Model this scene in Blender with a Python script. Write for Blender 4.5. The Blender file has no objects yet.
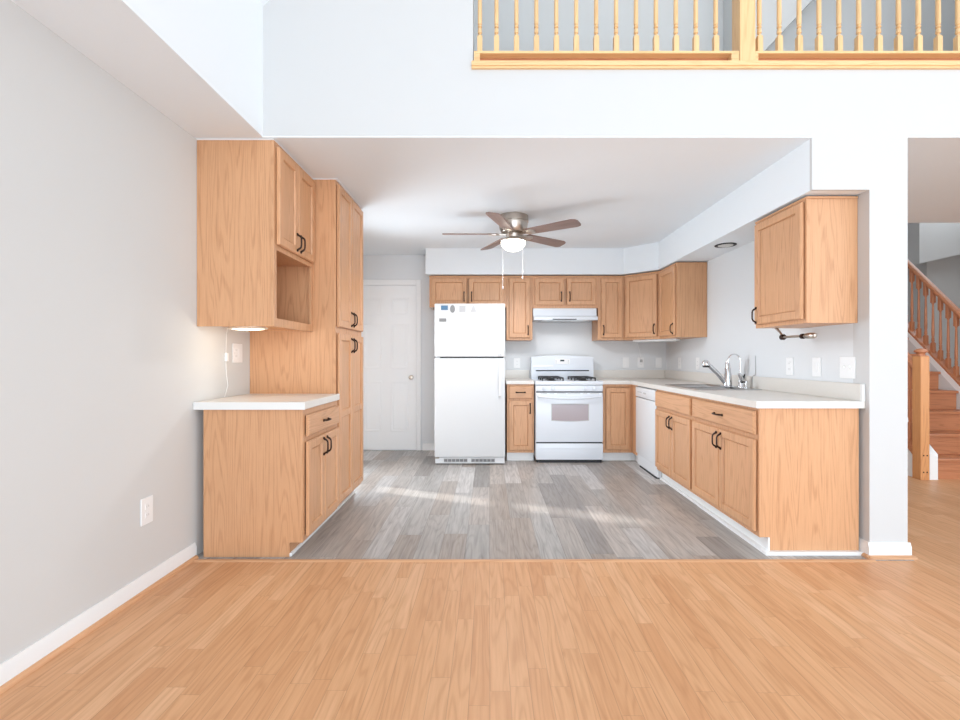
import bpy, bmesh, math, random
from mathutils import Vector, Matrix
random.seed(7)
C = bpy.context.scene.collection
PI = math.pi

XL_ = -1.735
# ------------------------------------------------------------------ camera, world, lights, exposure
cam_d = bpy.data.cameras.new('camera'); cam = bpy.data.objects.new('camera', cam_d); C.objects.link(cam)
cam.location = (0, 0, 1.175); cam.rotation_euler = (PI/2, 0, 0)
cam_d.sensor_fit = 'HORIZONTAL'; cam_d.sensor_width = 36.0; cam_d.lens = 455/960*36
cam_d.shift_x = -9.5/960; cam_d.shift_y = -2.5/960
cam_d.clip_start = 0.05; cam_d.clip_end = 200
bpy.context.scene.camera = cam

w = bpy.data.worlds.new('daylight'); bpy.context.scene.world = w; w.use_nodes = True
bg = w.node_tree.nodes['Background']; bg.inputs[0].default_value = (0.85, 0.935, 1.0, 1); bg.inputs[1].default_value = 1.6

def area(name, loc, rot, sx, sy, power, col=(1, 1, 1), spread=PI):
    d = bpy.data.lights.new(name, 'AREA'); d.shape = 'RECTANGLE'; d.size = sx; d.size_y = sy
    d.energy = power; d.color = col; d.spread = spread
    o = bpy.data.objects.new(name, d); C.objects.link(o); o.location = loc; o.rotation_euler = rot
    return o
area('living_room_window_light', (1.2, -3.4, 1.7), (PI/2, 0, 0), 6.0, 2.6, 35, (0.80, 0.915, 1.0))
area('right_fill_light', (7.8, -0.6, 1.7), (0, PI/2, 0), 2.4, 3.6, 118, (0.80, 0.915, 1.0))  # added fill to brighten the left wall; no window on this side
area('added_patio_light', (XL_+0.03, 4.6, 1.1), (0, -PI/2, -0.5), 1.9, 0.9, 33, (0.80, 0.91, 1.0), 2.2)  # added daylight fill for the kitchen, at the unseen patio door
area('ceiling_fill_light', (0.9, -1.2, 0.25), (PI-0.75, 0, 0), 3.6, 1.2, 78, (0.64, 0.83, 1.0))  # added fill behind the camera, aimed up to brighten the ceilings
area('stairwell_fill_light', (6.9, 6.0, 4.2), (0, PI/3.2, 0), 1.6, 1.8, 30, (0.86, 0.94, 1.0))  # added fill to lift the stairwell walls; no window is built there
pt = bpy.data.lights.new('stair_fill_spot', 'SPOT'); pt.energy = 60; pt.shadow_soft_size = 0.12; pt.spot_size = math.radians(75); pt.spot_blend = 0.8  # added spot out of view, brightens the white stair trim; no hall fixture
po_ = bpy.data.objects.new('stair_fill_spot', pt); C.objects.link(po_); po_.location = (2.75, 3.3, 2.2)
po_.rotation_euler = (Vector((5.0, 5.2, 0.9)) - Vector(po_.location)).to_track_quat('-Z', 'Y').to_euler()
area('loft_fill_light', (4.5, 3.25, 5.0), (0, PI/4, 0), 1.4, 0.6, 3, (0.95, 0.98, 1.0))  # added fill out of view above the loft, not a window
def sun(name, e, ang, elev, az, col):
    d = bpy.data.lights.new(name, 'SUN'); d.energy = e; d.angle = math.radians(ang); d.color = col
    o = bpy.data.objects.new(name, d); C.objects.link(o)
    v = Vector((math.cos(math.radians(az))*math.cos(math.radians(elev)), math.sin(math.radians(az))*math.cos(math.radians(elev)), -math.sin(math.radians(elev))))
    o.rotation_euler = v.to_track_quat('-Z', 'Y').to_euler(); return o
sun('hazy_sky_light', 0.52, 60, 12, 96, (0.90, 0.955, 1.0))
sun('low_sun', 3.4, 2.5, 33, -21.5, (1.0, 0.97, 0.92))

vs = bpy.context.scene.view_settings
vs.view_transform = 'Standard'; vs.look = 'None'; vs.gamma = 1.0; vs.exposure = 0.19
try: vs.use_curve_mapping = False
except Exception: pass

# ------------------------------------------------------------------ materials
def srgb(r, g, b):
    f = lambda c: (c/255/12.92) if c/255 <= 0.04045 else ((c/255+0.055)/1.055)**2.4
    return (f(r), f(g), f(b), 1)

def plain(name, rgb, rough=0.5, metal=0.0, bump=0.0, bscale=200, spec=0.5, emit=None, es=0, vary=0.0, vscale=3.0):
    m = bpy.data.materials.new(name); m.use_nodes = True; nt = m.node_tree
    b = nt.nodes['Principled BSDF']
    b.inputs['Roughness'].default_value = rough; b.inputs['Metallic'].default_value = metal
    b.inputs['Specular IOR Level'].default_value = spec
    tc = nt.nodes.new('ShaderNodeTexCoord')
    n0 = nt.nodes.new('ShaderNodeTexNoise'); n0.inputs['Scale'].default_value = vscale; n0.inputs['Detail'].default_value = 3
    nt.links.new(tc.outputs['Object'], n0.inputs['Vector'])
    mx = nt.nodes.new('ShaderNodeMix'); mx.data_type = 'RGBA'
    c = srgb(*rgb); k = 1-vary
    mx.inputs['A'].default_value = c; mx.inputs['B'].default_value = (c[0]*k, c[1]*k, c[2]*k, 1)
    nt.links.new(n0.outputs['Fac'], mx.inputs['Factor']); nt.links.new(mx.outputs['Result'], b.inputs['Base Color'])
    if bump:
        n1 = nt.nodes.new('ShaderNodeTexNoise'); n1.inputs['Scale'].default_value = bscale
        nt.links.new(tc.outputs['Object'], n1.inputs['Vector'])
        bp = nt.nodes.new('ShaderNodeBump'); bp.inputs['Strength'].default_value = bump; bp.inputs['Distance'].default_value = 0.002
        nt.links.new(n1.outputs['Fac'], bp.inputs['Height']); nt.links.new(bp.outputs['Normal'], b.inputs['Normal'])
    if emit:
        b.inputs['Emission Color'].default_value = srgb(*emit); b.inputs['Emission Strength'].default_value = es
    return m

def oak(name, axis, light, dark, fine=0.5, rough=0.38, rings=26):
    m = bpy.data.materials.new(name); m.use_nodes = True; nt = m.node_tree; L = nt.links; N = nt.nodes.new
    b = nt.nodes['Principled BSDF']; b.inputs['Roughness'].default_value = rough
    tc = N('ShaderNodeTexCoord'); oi = N('ShaderNodeObjectInfo')
    mul = N('ShaderNodeMath'); mul.operation = 'MULTIPLY'; mul.inputs[1].default_value = 23.7
    L.new(oi.outputs['Random'], mul.inputs[0])
    add = N('ShaderNodeVectorMath'); add.operation = 'ADD'
    L.new(tc.outputs['Object'], add.inputs[0]); L.new(mul.outputs[0], add.inputs[1])
    def mapped(across, along):
        mp = N('ShaderNodeMapping'); s = [across]*3; s['XYZ'.index(axis)] = along
        mp.inputs['Scale'].default_value = s; L.new(add.outputs[0], mp.inputs['Vector']); return mp
    m1 = mapped(5.5, 0.33)
    n1 = N('ShaderNodeTexNoise'); n1.inputs['Scale'].default_value = 1; n1.inputs['Detail'].default_value = 2.5; n1.inputs['Roughness'].default_value = 0.45
    L.new(m1.outputs[0], n1.inputs['Vector'])
    k = N('ShaderNodeMath'); k.operation = 'MULTIPLY'; k.inputs[1].default_value = rings*2*PI
    L.new(n1.outputs['Fac'], k.inputs[0])
    sn = N('ShaderNodeMath'); sn.operation = 'SINE'; L.new(k.outputs[0], sn.inputs[0])
    mr = N('ShaderNodeMapRange'); mr.inputs['From Min'].default_value = 0.25; mr.inputs['From Max'].default_value = 1.0
    L.new(sn.outputs[0], mr.inputs['Value'])
    m2 = mapped(210, 6)
    n2 = N('ShaderNodeTexNoise'); n2.inputs['Scale'].default_value = 1; n2.inputs['Detail'].default_value = 4; n2.inputs['Roughness'].default_value = 0.7
    L.new(m2.outputs[0], n2.inputs['Vector'])
    mr2 = N('ShaderNodeMapRange'); mr2.inputs['From Min'].default_value = 0.38; mr2.inputs['From Max'].default_value = 0.68
    L.new(n2.outputs['Fac'], mr2.inputs['Value'])
    # combine: growth rings broken up by the fibres
    mm = N('ShaderNodeMath'); mm.operation = 'MULTIPLY'; L.new(mr.outputs[0], mm.inputs[0]); 
    ad2 = N('ShaderNodeMath'); ad2.operation = 'MULTIPLY_ADD'; ad2.inputs[1].default_value = 0.7; ad2.inputs[2].default_value = 0.3
    L.new(mr2.outputs[0], ad2.inputs[0]); L.new(ad2.outputs[0], mm.inputs[1])
    f = N('ShaderNodeMath'); f.operation = 'MULTIPLY_ADD'; f.inputs[1].default_value = fine*0.55
    L.new(mr2.outputs[0], f.inputs[0]); 
    hm = N('ShaderNodeMath'); hm.operation = 'MULTIPLY'; hm.inputs[1].default_value = 0.5; L.new(mm.outputs[0], hm.inputs[0])
    L.new(hm.outputs[0], f.inputs[2]); f.use_clamp = True
    mx = N('ShaderNodeMix'); mx.data_type = 'RGBA'; mx.inputs['A'].default_value = srgb(*light); mx.inputs['B'].default_value = srgb(*dark)
    L.new(f.outputs[0], mx.inputs['Factor'])
    hs = N('ShaderNodeHueSaturation')
    v = N('ShaderNodeMapRange'); v.inputs['To Min'].default_value = 0.95; v.inputs['To Max'].default_value = 1.04
    L.new(oi.outputs['Random'], v.inputs['Value']); L.new(v.outputs[0], hs.inputs['Value'])
    L.new(mx.outputs['Result'], hs.inputs['Color']); L.new(hs.outputs[0], b.inputs['Base Color'])
    bp = N('ShaderNodeBump'); bp.inputs['Strength'].default_value = 0.08; bp.inputs['Distance'].default_value = 0.001
    L.new(n2.outputs['Fac'], bp.inputs['Height']); L.new(bp.outputs['Normal'], b.inputs['Normal'])
    return m

def planks(name, wdt, ln, cols, dark, rough, grain=0.4, seam=0.5, seamw=0.012, fib=(70, 3.0), ringw=0.45):
    m = bpy.data.materials.new(name); m.use_nodes = True; nt = m.node_tree; L = nt.links; N = nt.nodes.new
    b = nt.nodes['Principled BSDF']; b.inputs['Roughness'].default_value = rough; b.inputs['Specular IOR Level'].default_value = 0.3
    def M(op, a, c=None, d=None):
        n = N('ShaderNodeMath'); n.operation = op
        for i, q in enumerate((a, c, d)):
            if q is None: continue
            if isinstance(q, (int, float)): n.inputs[i].default_value = q
            else: L.new(q, n.inputs[i])
        return n.outputs[0]
    tc = N('ShaderNodeTexCoord'); sp = N('ShaderNodeSeparateXYZ'); L.new(tc.outputs['Object'], sp.inputs[0])
    x = M('DIVIDE', sp.outputs[0], wdt); row = M('FLOOR', x)
    wn = N('ShaderNodeTexWhiteNoise'); wn.noise_dimensions = '1D'; L.new(row, wn.inputs['W'])
    yy = M('ADD', M('DIVIDE', sp.outputs[1], ln), M('MULTIPLY', wn.outputs['Value'], 9.3)); idx = M('FLOOR', yy)
    cv = N('ShaderNodeCombineXYZ'); L.new(row, cv.inputs[0]); L.new(idx, cv.inputs[1])
    w2 = N('ShaderNodeTexWhiteNoise'); w2.noise_dimensions = '2D'; L.new(cv.outputs[0], w2.inputs['Vector'])
    rp = N('ShaderNodeValToRGB'); rp.color_ramp.interpolation = 'LINEAR'
    el = rp.color_ramp.elements
    while len(el) < len(cols): el.new(0.5)
    for i, c in enumerate(cols): el[i].position = i/(len(cols)-1); el[i].color = srgb(*c)
    L.new(w2.outputs['Value'], rp.inputs[0])
    # grain
    off = M('MULTIPLY', w2.outputs['Value'], 41.0)
    g = N('ShaderNodeCombineXYZ'); L.new(M('ADD', M('MULTIPLY', sp.outputs[0], 9.0), off), g.inputs[0]); L.new(M('ADD', M('MULTIPLY', sp.outputs[1], 0.9), off), g.inputs[1]); L.new(off, g.inputs[2])
    n1 = N('ShaderNodeTexNoise'); n1.inputs['Scale'].default_value = 1; n1.inputs['Detail'].default_value = 2; L.new(g.outputs[0], n1.inputs['Vector'])
    s = M('SINE', M('MULTIPLY', n1.outputs['Fac'], 70.0)); s = M('MULTIPLY_ADD', s, 0.5, 0.5)
    g2 = N('ShaderNodeCombineXYZ'); L.new(M('ADD', M('MULTIPLY', sp.outputs[0], fib[0]), off), g2.inputs[0]); L.new(M('ADD', M('MULTIPLY', sp.outputs[1], fib[1]), off), g2.inputs[1]); L.new(off, g2.inputs[2])
    n2 = N('ShaderNodeTexNoise'); n2.inputs['Scale'].default_value = 1; n2.inputs['Detail'].default_value = 5; n2.inputs['Roughness'].default_value = 0.68; L.new(g2.outputs[0], n2.inputs['Vector'])
    mr = N('ShaderNodeMapRange'); mr.inputs['From Min'].default_value = 0.35; mr.inputs['From Max'].default_value = 0.7; L.new(n2.outputs['Fac'], mr.inputs['Value'])
    fac = M('MULTIPLY', M('ADD', M('MULTIPLY', M('POWER', s, 3.0), ringw), M('MULTIPLY', mr.outputs[0], 0.6)), grain)
    mx = N('ShaderNodeMix'); mx.data_type = 'RGBA'; mx.inputs['B'].default_value = srgb(*dark)
    L.new(fac, mx.inputs['Factor']); L.new(rp.outputs[0], mx.inputs['A'])
    fx = M('FRACT', x); fy = M('FRACT', yy)
    e = M('MAXIMUM', M('LESS_THAN', fx, seamw/wdt*0.12), M('LESS_THAN', fy, 0.0016/ln))
    mx2 = N('ShaderNodeMix'); mx2.data_type = 'RGBA'; mx2.inputs['B'].default_value = srgb(*[c*0.62 for c in dark])
    L.new(M('MULTIPLY', e, seam), mx2.inputs['Factor']); L.new(mx.outputs['Result'], mx2.inputs['A'])
    L.new(mx2.outputs['Result'], b.inputs['Base Color'])
    bp = N('ShaderNodeBump'); bp.inputs['Strength'].default_value = 0.06; bp.inputs['Distance'].default_value = 0.001
    L.new(n2.outputs['Fac'], bp.inputs['Height']); L.new(bp.outputs['Normal'], b.inputs['Normal'])
    return m

OL, OD = (217, 166, 125), (178, 124, 84)
oakX, oakY, oakZ = [oak('oak_cabinet_' + a.lower(), a, OL, OD) for a in 'XYZ']
blondX, blondZ = [oak('blond_oak_' + a.lower(), a, (238, 198, 146), (210, 160, 106), 0.35) for a in 'XZ']
redX, redY, redZ = [oak('red_oak_' + a.lower(), a, (198, 132, 94), (152, 90, 58), 0.6) for a in 'XYZ']
newel_oak = oak('newel_oak', 'Z', (220, 158, 104), (178, 110, 66), 0.5)
blade_wood = oak('fan_blade_wood', 'X', (150, 126, 118), (116, 94, 88), 0.7, 0.4)
lam_floor = planks('oak_laminate_floor', 0.072, 0.62, [(214, 159, 116), (226, 175, 132), (220, 167, 124), (232, 185, 144)], (186, 130, 86), 0.42, 0.6, 0.3, 0.02)
vinyl_floor = planks('grey_vinyl_plank_floor', 0.15, 0.92, [(150, 143, 138), (190, 186, 182), (174, 161, 151), (212, 208, 205), (162, 156, 152), (196, 185, 176)], (92, 84, 79), 0.36, 0.68, 0.35, 0.03, (44, 2.2), 0.25)
wall_grey = plain('grey_wall_paint', (214, 214, 213), 0.75, bump=0.08, vary=0.015)
kitchen_grey = plain('cool_grey_wall_paint', (226, 228, 230), 0.7, bump=0.08, vary=0.015)
white_wall = plain('white_wall_paint', (210, 210, 210), 0.8, bump=0.06, vary=0.01)
ceil_white = plain('ceiling_paint', (238, 243, 247), 0.85, bump=0.1, bscale=120, vary=0.01)
trim_white = plain('white_trim_paint', (242, 242, 242), 0.4, vary=0.01)
appl_white = plain('white_enamel', (228, 229, 231), 0.28, vary=0.01)
appl_text = plain('textured_white_enamel', (218, 219, 220), 0.4, bump=0.25, bscale=420, vary=0.01)
range_white = plain('cool_white_enamel', (228, 233, 240), 0.25, vary=0.01)
plate_white = plain('white_plastic', (244, 244, 244), 0.35, vary=0.01)
shade_grey = plain('light_grey_plastic', (190, 190, 190), 0.5, vary=0.03)
laminate = plain('cream_laminate', (228, 223, 216), 0.3, vary=0.05, vscale=60)
lam_edge = plain('white_laminate_edge', (232, 232, 230), 0.35, vary=0.01)
bronze = plain('dark_bronze', (58, 40, 32), 0.35, 0.7, vary=0.2, vscale=30)
black = plain('black_iron', (28, 28, 30), 0.5, vary=0.1)
dark_line = plain('dark_gap_rubber', (45, 45, 48), 0.6, vary=0.1)
nickel = plain('brushed_nickel', (196, 186, 176), 0.3, 1.0, vary=0.1, vscale=40)
chrome = plain('polished_chrome', (225, 226, 228), 0.12, 1.0, vary=0.02)
steel = plain('stainless_steel', (188, 188, 188), 0.28, 1.0, vary=0.06, vscale=25)
glass_dark = plain('oven_window_glass', (176, 164, 168), 0.12, vary=0.05)
display_m = plain('range_display', (40, 44, 48), 0.15)
fan_glow = plain('frosted_glass_lit', (255, 250, 240), 0.4, emit=(255, 246, 230), es=6.0)
puck_glow = plain('lit_lamp_lens', (255, 245, 225), 0.4, emit=(255, 236, 205), es=3.0)
dim_lens = plain('recessed_lens', (215, 215, 212), 0.4, vary=0.05)
magnet_blue = plain('blue_white_magnet', (92, 138, 176), 0.5, vary=0.5, vscale=90)
magnet_grey = plain('grey_magnet', (140, 140, 140), 0.5, vary=0.25, vscale=80)
paper = plain('pale_paper', (184, 184, 186), 0.7, vary=0.08, vscale=80)
cream_rim = plain('cream_plastic', (238, 226, 208), 0.4, vary=0.03)

# ------------------------------------------------------------------ mesh helpers
WORLD = {}
class Frame:
    """u along the width of a face, n out of the face, z up."""
    def __init__(s, o, u, n): s.o = Vector(o); s.u = Vector(u); s.n = Vector(n)
    def p(s, u, n, z): return s.o + s.u*u + s.n*n + Vector((0, 0, z))
def FY(x, y): return Frame((x, y, 0), (1, 0, 0), (0, -1, 0))     # faces the camera
def FXp(x, y): return Frame((x, y, 0), (0, 1, 0), (1, 0, 0))     # faces right
def FXm(x, y): return Frame((x, y, 0), (0, 1, 0), (-1, 0, 0))    # faces left

class MB:
    def __init__(s): s.bm = bmesh.new()
    def hexa(s, pts, bev=0.0, seg=1):
        tmp = bmesh.new(); v = [tmp.verts.new(p) for p in pts]
        for f in ((0, 1, 2, 3), (7, 6, 5, 4), (0, 4, 5, 1), (1, 5, 6, 2), (2, 6, 7, 3), (3, 7, 4, 0)): tmp.faces.new([v[i] for i in f])
        bmesh.ops.recalc_face_normals(tmp, faces=tmp.faces)
        if bev: bmesh.ops.bevel(tmp, geom=list(tmp.edges), offset=bev, segments=seg, affect='EDGES', profile=0.6)
        s.merge(tmp); return s
    def merge(s, tmp):
        me = bpy.data.meshes.new('t'); tmp.to_mesh(me); tmp.free(); s.bm.from_mesh(me); bpy.data.meshes.remove(me)
    def box(s, x0, x1, y0, y1, z0, z1, bev=0.0, seg=1):
        return s.hexa([(x0, y0, z0), (x1, y0, z0), (x1, y1, z0), (x0, y1, z0), (x0, y0, z1), (x1, y0, z1), (x1, y1, z1), (x0, y1, z1)], bev, seg)
    def fbox(s, F, u0, u1, n0, n1, z0, z1, bev=0.0, seg=1):
        return s.hexa([F.p(u0, n0, z0), F.p(u1, n0, z0), F.p(u1, n1, z0), F.p(u0, n1, z0), F.p(u0, n0, z1), F.p(u1, n0, z1), F.p(u1, n1, z1), F.p(u0, n1, z1)], bev, seg)
    def loops(s, L, cap0=True, cap1=True, close=False):
        tmp = bmesh.new(); R = [[tmp.verts.new(p) for p in l] for l in L]; n = len(L[0])
        rng = range(len(R)) if close else range(len(R)-1)
        for i in rng:
            a, b = R[i], R[(i+1) % len(R)]
            for j in range(n): tmp.faces.new([a[j], a[(j+1) % n], b[(j+1) % n], b[j]])
        if cap0 and not close: tmp.faces.new(R[0][::-1])
        if cap1 and not close: tmp.faces.new(R[-1])
        bmesh.ops.recalc_face_normals(tmp, faces=tmp.faces); s.merge(tmp); return s
    def prism(s, poly, d, bev=0):
        """poly: list of points; extruded by vector d"""
        d = Vector(d); tmp = bmesh.new()
        a = [tmp.verts.new(Vector(p)) for p in poly]; b = [tmp.verts.new(Vector(p)+d) for p in poly]; n = len(a)
        tmp.faces.new(a[::-1]); tmp.faces.new(b)
        for j in range(n): tmp.faces.new([a[j], a[(j+1) % n], b[(j+1) % n], b[j]])
        bmesh.ops.recalc_face_normals(tmp, faces=tmp.faces)
        if bev: bmesh.ops.bevel(tmp, geom=list(tmp.edges), offset=bev, segments=2, affect='EDGES', profile=0.6)
        s.merge(tmp); return s
    def tube(s, pts, r, seg=10, cap=True):
        pts = [Vector(p) for p in pts]; n = len(pts); rr = r if isinstance(r, (list, tuple)) else [r]*n
        L = []; up = None
        for i, p in enumerate(pts):
            t = (pts[min(i+1, n-1)] - pts[max(i-1, 0)]).normalized()
            if up is None:
                up = Vector((0, 0, 1)) if abs(t.z) < 0.9 else Vector((1, 0, 0))
            a = t.cross(up).normalized(); b2 = a.cross(t).normalized(); up = b2
            L.append([p + (a*math.cos(2*PI*k/seg) + b2*math.sin(2*PI*k/seg))*rr[i] for k in range(seg)])
        return s.loops(L, cap, cap)
    def lathe(s, c, prof, seg=28, axis='Z', sx=1, sy=1, sq=None):
        """prof: list of (radius, height)"""
        c = Vector(c); L = []
        for r, h in prof:
            ring = []
            for k in range(seg):
                a = 2*PI*k/seg; p = (max(r, 1e-4)*math.cos(a)*sx, max(r, 1e-4)*math.sin(a)*sy, h)
                if axis == 'X': p = (p[2], p[0], p[1])
                if axis == 'Y': p = (p[0], p[2], p[1])
                ring.append(c + Vector(p))
            L.append(ring)
        return s.loops(L)
    def frect(s, F, u0, u1, z0, z1, prof, cap0=True, cap1=True):
        """concentric rectangles: prof = list of (inset, n)"""
        return s.loops([[F.p(u0+i, n, z0+i), F.p(u1-i, n, z0+i), F.p(u1-i, n, z1-i), F.p(u0+i, n, z1-i)] for i, n in prof], cap0, cap1)

def build(name, mb, mat, parent=None, at=None, sharp=35):
    po = WORLD[parent.name] if parent else Vector((0, 0, 0))
    at = Vector(at) if at is not None else (po if parent else Vector((0, 0, 0)))
    me = bpy.data.meshes.new(name); bmesh.ops.translate(mb.bm, verts=mb.bm.verts, vec=-at)
    mb.bm.to_mesh(me); mb.bm.free()
    me.shade_smooth(); me.set_sharp_from_angle(angle=math.radians(sharp))
    me.materials.append(mat)
    o = bpy.data.objects.new(name, me); C.objects.link(o)
    if parent: o.parent = parent
    o.location = at - po; WORLD[o.name] = at
    return o
def tag(o, label, cat, group=None):
    o['label'] = label; o['category'] = cat
    if group: o['group'] = group
    return o
def thing(name, label, cat, loc, group=None):
    o = bpy.data.objects.new(name, None); o.empty_display_size = 0.05; C.objects.link(o); o.location = loc
    WORLD[o.name] = Vector(loc); return tag(o, label, cat, group)
def struct(name, mb, mat, at=None):
    o = build(name, mb, mat, None, at); o['kind'] = 'structure'; return o
def B(*a, **k): return MB().box(*a, **k)

# ------------------------------------------------------------------ key dimensions
XL, XR = -1.735, 2.235          # kitchen side walls
YF, YB = 2.676, 5.76            # plane of the wall over the kitchen, kitchen back wall
ZC = 2.47                       # kitchen ceiling
ZL = 2.88                       # loft edge
YK = -3.6                       # living room end (behind the camera)
zs = 2.162                      # soffit underside

# ------------------------------------------------------------------ the setting
m = MB(); m.box(XL-0.12, 8.1, YK, 2.630, -0.05, 0); m.box(2.459, 8.1, 2.630, 8.0, -0.05, 0)
struct('floor', m, lam_floor)
struct('floor_kitchen', B(XL-0.12, 2.459, 2.630, YB+0.1, -0.05, 0), vinyl_floor)
m = MB(); wy0, wy1, wz0, wz1 = 4.27, 5.62, 0.06, 2.08
m.box(XL-0.12, XL, YK, wy0, 0, ZC); m.box(XL-0.12, XL, wy1, YB+0.12, 0, ZC); m.box(XL-0.12, XL, wy0, wy1, 0, wz0); m.box(XL-0.12, XL, wy0, wy1, wz1, ZC)
struct('wall_left', m, wall_grey)
# unseen patio door added for daylight in the left wall behind the pantry, drawn blind with a gap at its edge
m = MB(); m.box(XL-0.09, XL-0.05, wy0, wy0+0.03, wz0, wz1); m.box(XL-0.09, XL-0.05, wy1-0.03, wy1, wz0, wz1); m.box(XL-0.09, XL-0.05, wy0, wy1, wz0, 0.55); m.box(XL-0.09, XL-0.05, wy0, wy1, 1.27, 1.40); m.box(XL-0.09, XL-0.05, wy0, wy1, wz1-0.03, wz1)  # rails placed to split the low sun into two floor streaks
struct('added_window_1', m, trim_white)
struct('added_window_1_blind', B(XL-0.045, XL-0.035, 4.47, wy1, wz0, wz1), trim_white)
struct('ceiling_bulkhead', B(XL-0.12, -1.332, YK, YF, ZC, 3.24), ceil_white)
m = MB(); m.box(XL-0.12, -0.097, YF, YF+0.12, ZC+0.01, 7.2); m.box(-0.097, 8.1, YF, YF+0.12, ZC+0.01, ZL)
m.box(XR, 2.459, YF, YF+0.12, 0, ZC+0.01); m.box(5.9, 8.1, YF, YF+0.12, 0, ZC+0.01); m.box(1.897, XR, YF, YF+0.0198, zs, ZC+0.01)
m.prism([(3.4, YF, ZL), (8.1, YF, ZL), (8.1, YF, 3.55), (3.4, YF, 6.6)], (0, 0.12, 0))
struct('wall_front', m, white_wall)
struct('wall_right_kitchen', B(XR, 2.459, YF+0.12, YB+0.12, 0, ZC), kitchen_grey)
struct('wall_back', B(XL-0.12, XR, YB, YB+0.12, 0, ZC), kitchen_grey)
m = B(XL-0.12, 2.459, YF+0.12, YB+0.12, ZC, ZL); m.box(XL-0.12, 1.897, YF+0.001, YF+0.12, ZC, ZC+0.0095)
struct('ceiling', m, ceil_white)
m = B(2.459, 8.1, YF+0.12, 4.37, ZC, ZL); m.box(2.459, 5.9, YF+0.001, YF+0.12, ZC, ZC+0.0095)
struct('ceiling_hall', m, ceil_white)

poly = [(-0.759, 5.40), (1.59, 5.40), (1.897, 5.10), (1.897, YF+0.02), (XR, YF+0.02), (XR, YB), (-0.759, YB)]
struct('ceiling_soffit', MB().prism([(x, y, zs) for x, y in poly], (0, 0, ZC-zs)), ceil_white)
# vault over living room and loft
m = MB(); ax, az = 2.6, 3.24+3.93
m.prism([(-1.332, YK, 3.24), (ax, YK, az), (ax, YK, az+0.15), (-1.482, YK, 3.24)], (0, YB+0.12-YK, 0))
m.prism([(ax, YK, az), (8.1, YK, 3.6), (8.1, YK, 3.75), (ax, YK, az+0.15)], (0, YB+2.3-YK, 0))
struct('ceiling_vault', m, ceil_white)
struct('wall_right', B(8.1, 8.22, YK, 8.0, 0, 3.75), wall_grey)
m = MB().prism([(-0.37, 3.9, ZL+0.001), (6.3, 3.9, ZL+0.001), (6.3, 3.9, 4.74), (2.6, 3.9, 7.15), (-0.37, 3.9, 4.19)], (0, 0.12, 0))
struct('wall_loft', m, wall_grey)
struct('wall_loft_left', B(-0.5, -0.38, YF+0.12, 4.02, ZL, 4.05), wall_grey)
struct('ceiling_loft_slope', MB().prism([(2.006, 3.6, 3.42), (3.2, 3.6, 4.695), (3.2, 3.6, 5.4), (2.006, 3.6, 5.4)], (0, 0.298, 0)), wall_grey)
# stairwell beyond the hall
struct('wall_stairwell', B(2.459, 8.1, 7.6, 7.72, 0, 7.3), wall_grey)
struct('wall_stairwell_left', B(2.459, 2.56, YB+0.12, 7.6, 0, 7.3), wall_grey)
struct('ceiling_stair_soffit', MB().prism([(6.52, 6.9, 2.60), (8.1, 6.9, 2.95), (8.1, 6.9, 5.2), (6.52, 6.9, 5.2)], (0, 0.69, 0)), wall_grey)
struct('wall_stair_corner', B(6.92, 8.1, 7.2, 7.6, 0, 2.9), wall_grey)

# baseboards and small trims
def base_profile(F, u0, u1, h=0.088, t=0.014):
    m = MB(); pr = [(0, 0), (t, 0), (t, h*0.72), (t*0.6, h*0.86), (t*0.45, h), (0, h)]
    m.loops([[F.p(u, n, z) for n, z in pr] for u in (u0, u1)]); return m
struct('baseboard_left', base_profile(FXp(XL, 0), YK, 2.675), trim_white)
struct('baseboard_back', base_profile(FY(0, YB), -0.845, XR-0.8), trim_white)
m = base_profile(FY(0, YF), XR-0.014, 2.459+0.012)
m2 = base_profile(FXm(XR, 0), YF-0.0, YF+0.28); m.merge(m2.bm)
struct('baseboard_post', m, trim_white)
m = base_profile(FXp(2.459, 0), YF, 5.2); struct('baseboard_hall', m, trim_white)
struct('baseboard_stairwell', base_profile(FY(0, 7.6), 2.6, 4.0), trim_white)
def quarter(F, u0, u1, n0, r=0.018):
    pr = [(n0, 0)] + [(n0+r*math.cos(a), r*math.sin(a)) for a in (0, PI/8, PI/4, 3*PI/8, PI/2)]
    return MB().loops([[F.p(u, n, z) for n, z in pr] for u in (u0, u1)])
struct('trim_1', quarter(FXp(XL, 0), YK, 2.665, 0.014), oakY)
m = quarter(FY(0, YF), XR-0.034, 2.459+0.03, 0.014); m.merge(quarter(FXm(XR, 0), YF-0.032, YF+0.03, 0.014).bm)
struct('trim_2', m, oakX)
m = MB(); m.loops([[(x, 2.612+dy, z) for dy, z in ((0, 0), (0.006, 0.006), (0.016, 0.008), (0.026, 0.006), (0.032, 0))] for x in (XL+0.03, XR-0.01)])
struct('trim_3', m, oakX)

# door at the back of the kitchen
D0, D1, DZ = -1.68, -0.927, 2.085
door = struct('door_1', MB().box(D0, D1, YB-0.012, YB-0.001, 0.012, DZ, bev=0.002), trim_white)
def door_field(u0, u1, z0, z1):
    F = FY(0, YB-0.012)
    return MB().frect(F, u0, u1, z0, z1, [(0, -0.001), (0, 0.002), (0.012, 0.007), (0.02, 0.006), (0.03, 0.001), (0.045, 0.006), (0.05, 0.006)])
for (u0, u1) in ((-1.59, -1.355), (-1.252, -1.017)):
    for (z0, z1) in ((0.235, 0.88), (1.03, 1.60), (1.70, 1.93)):
        build('door_panel', door_field(u0, u1, z0, z1), trim_white, door)
k = MB(); k.lathe((-0.985, YB-0.012, 0.925), [(0.028, 0), (0.028, -0.008), (0.011, -0.014), (0.011, -0.034), (0.024, -0.042), (0.028, -0.056), (0.022, -0.068), (0.006, -0.072)], 20, 'Y')
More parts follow.
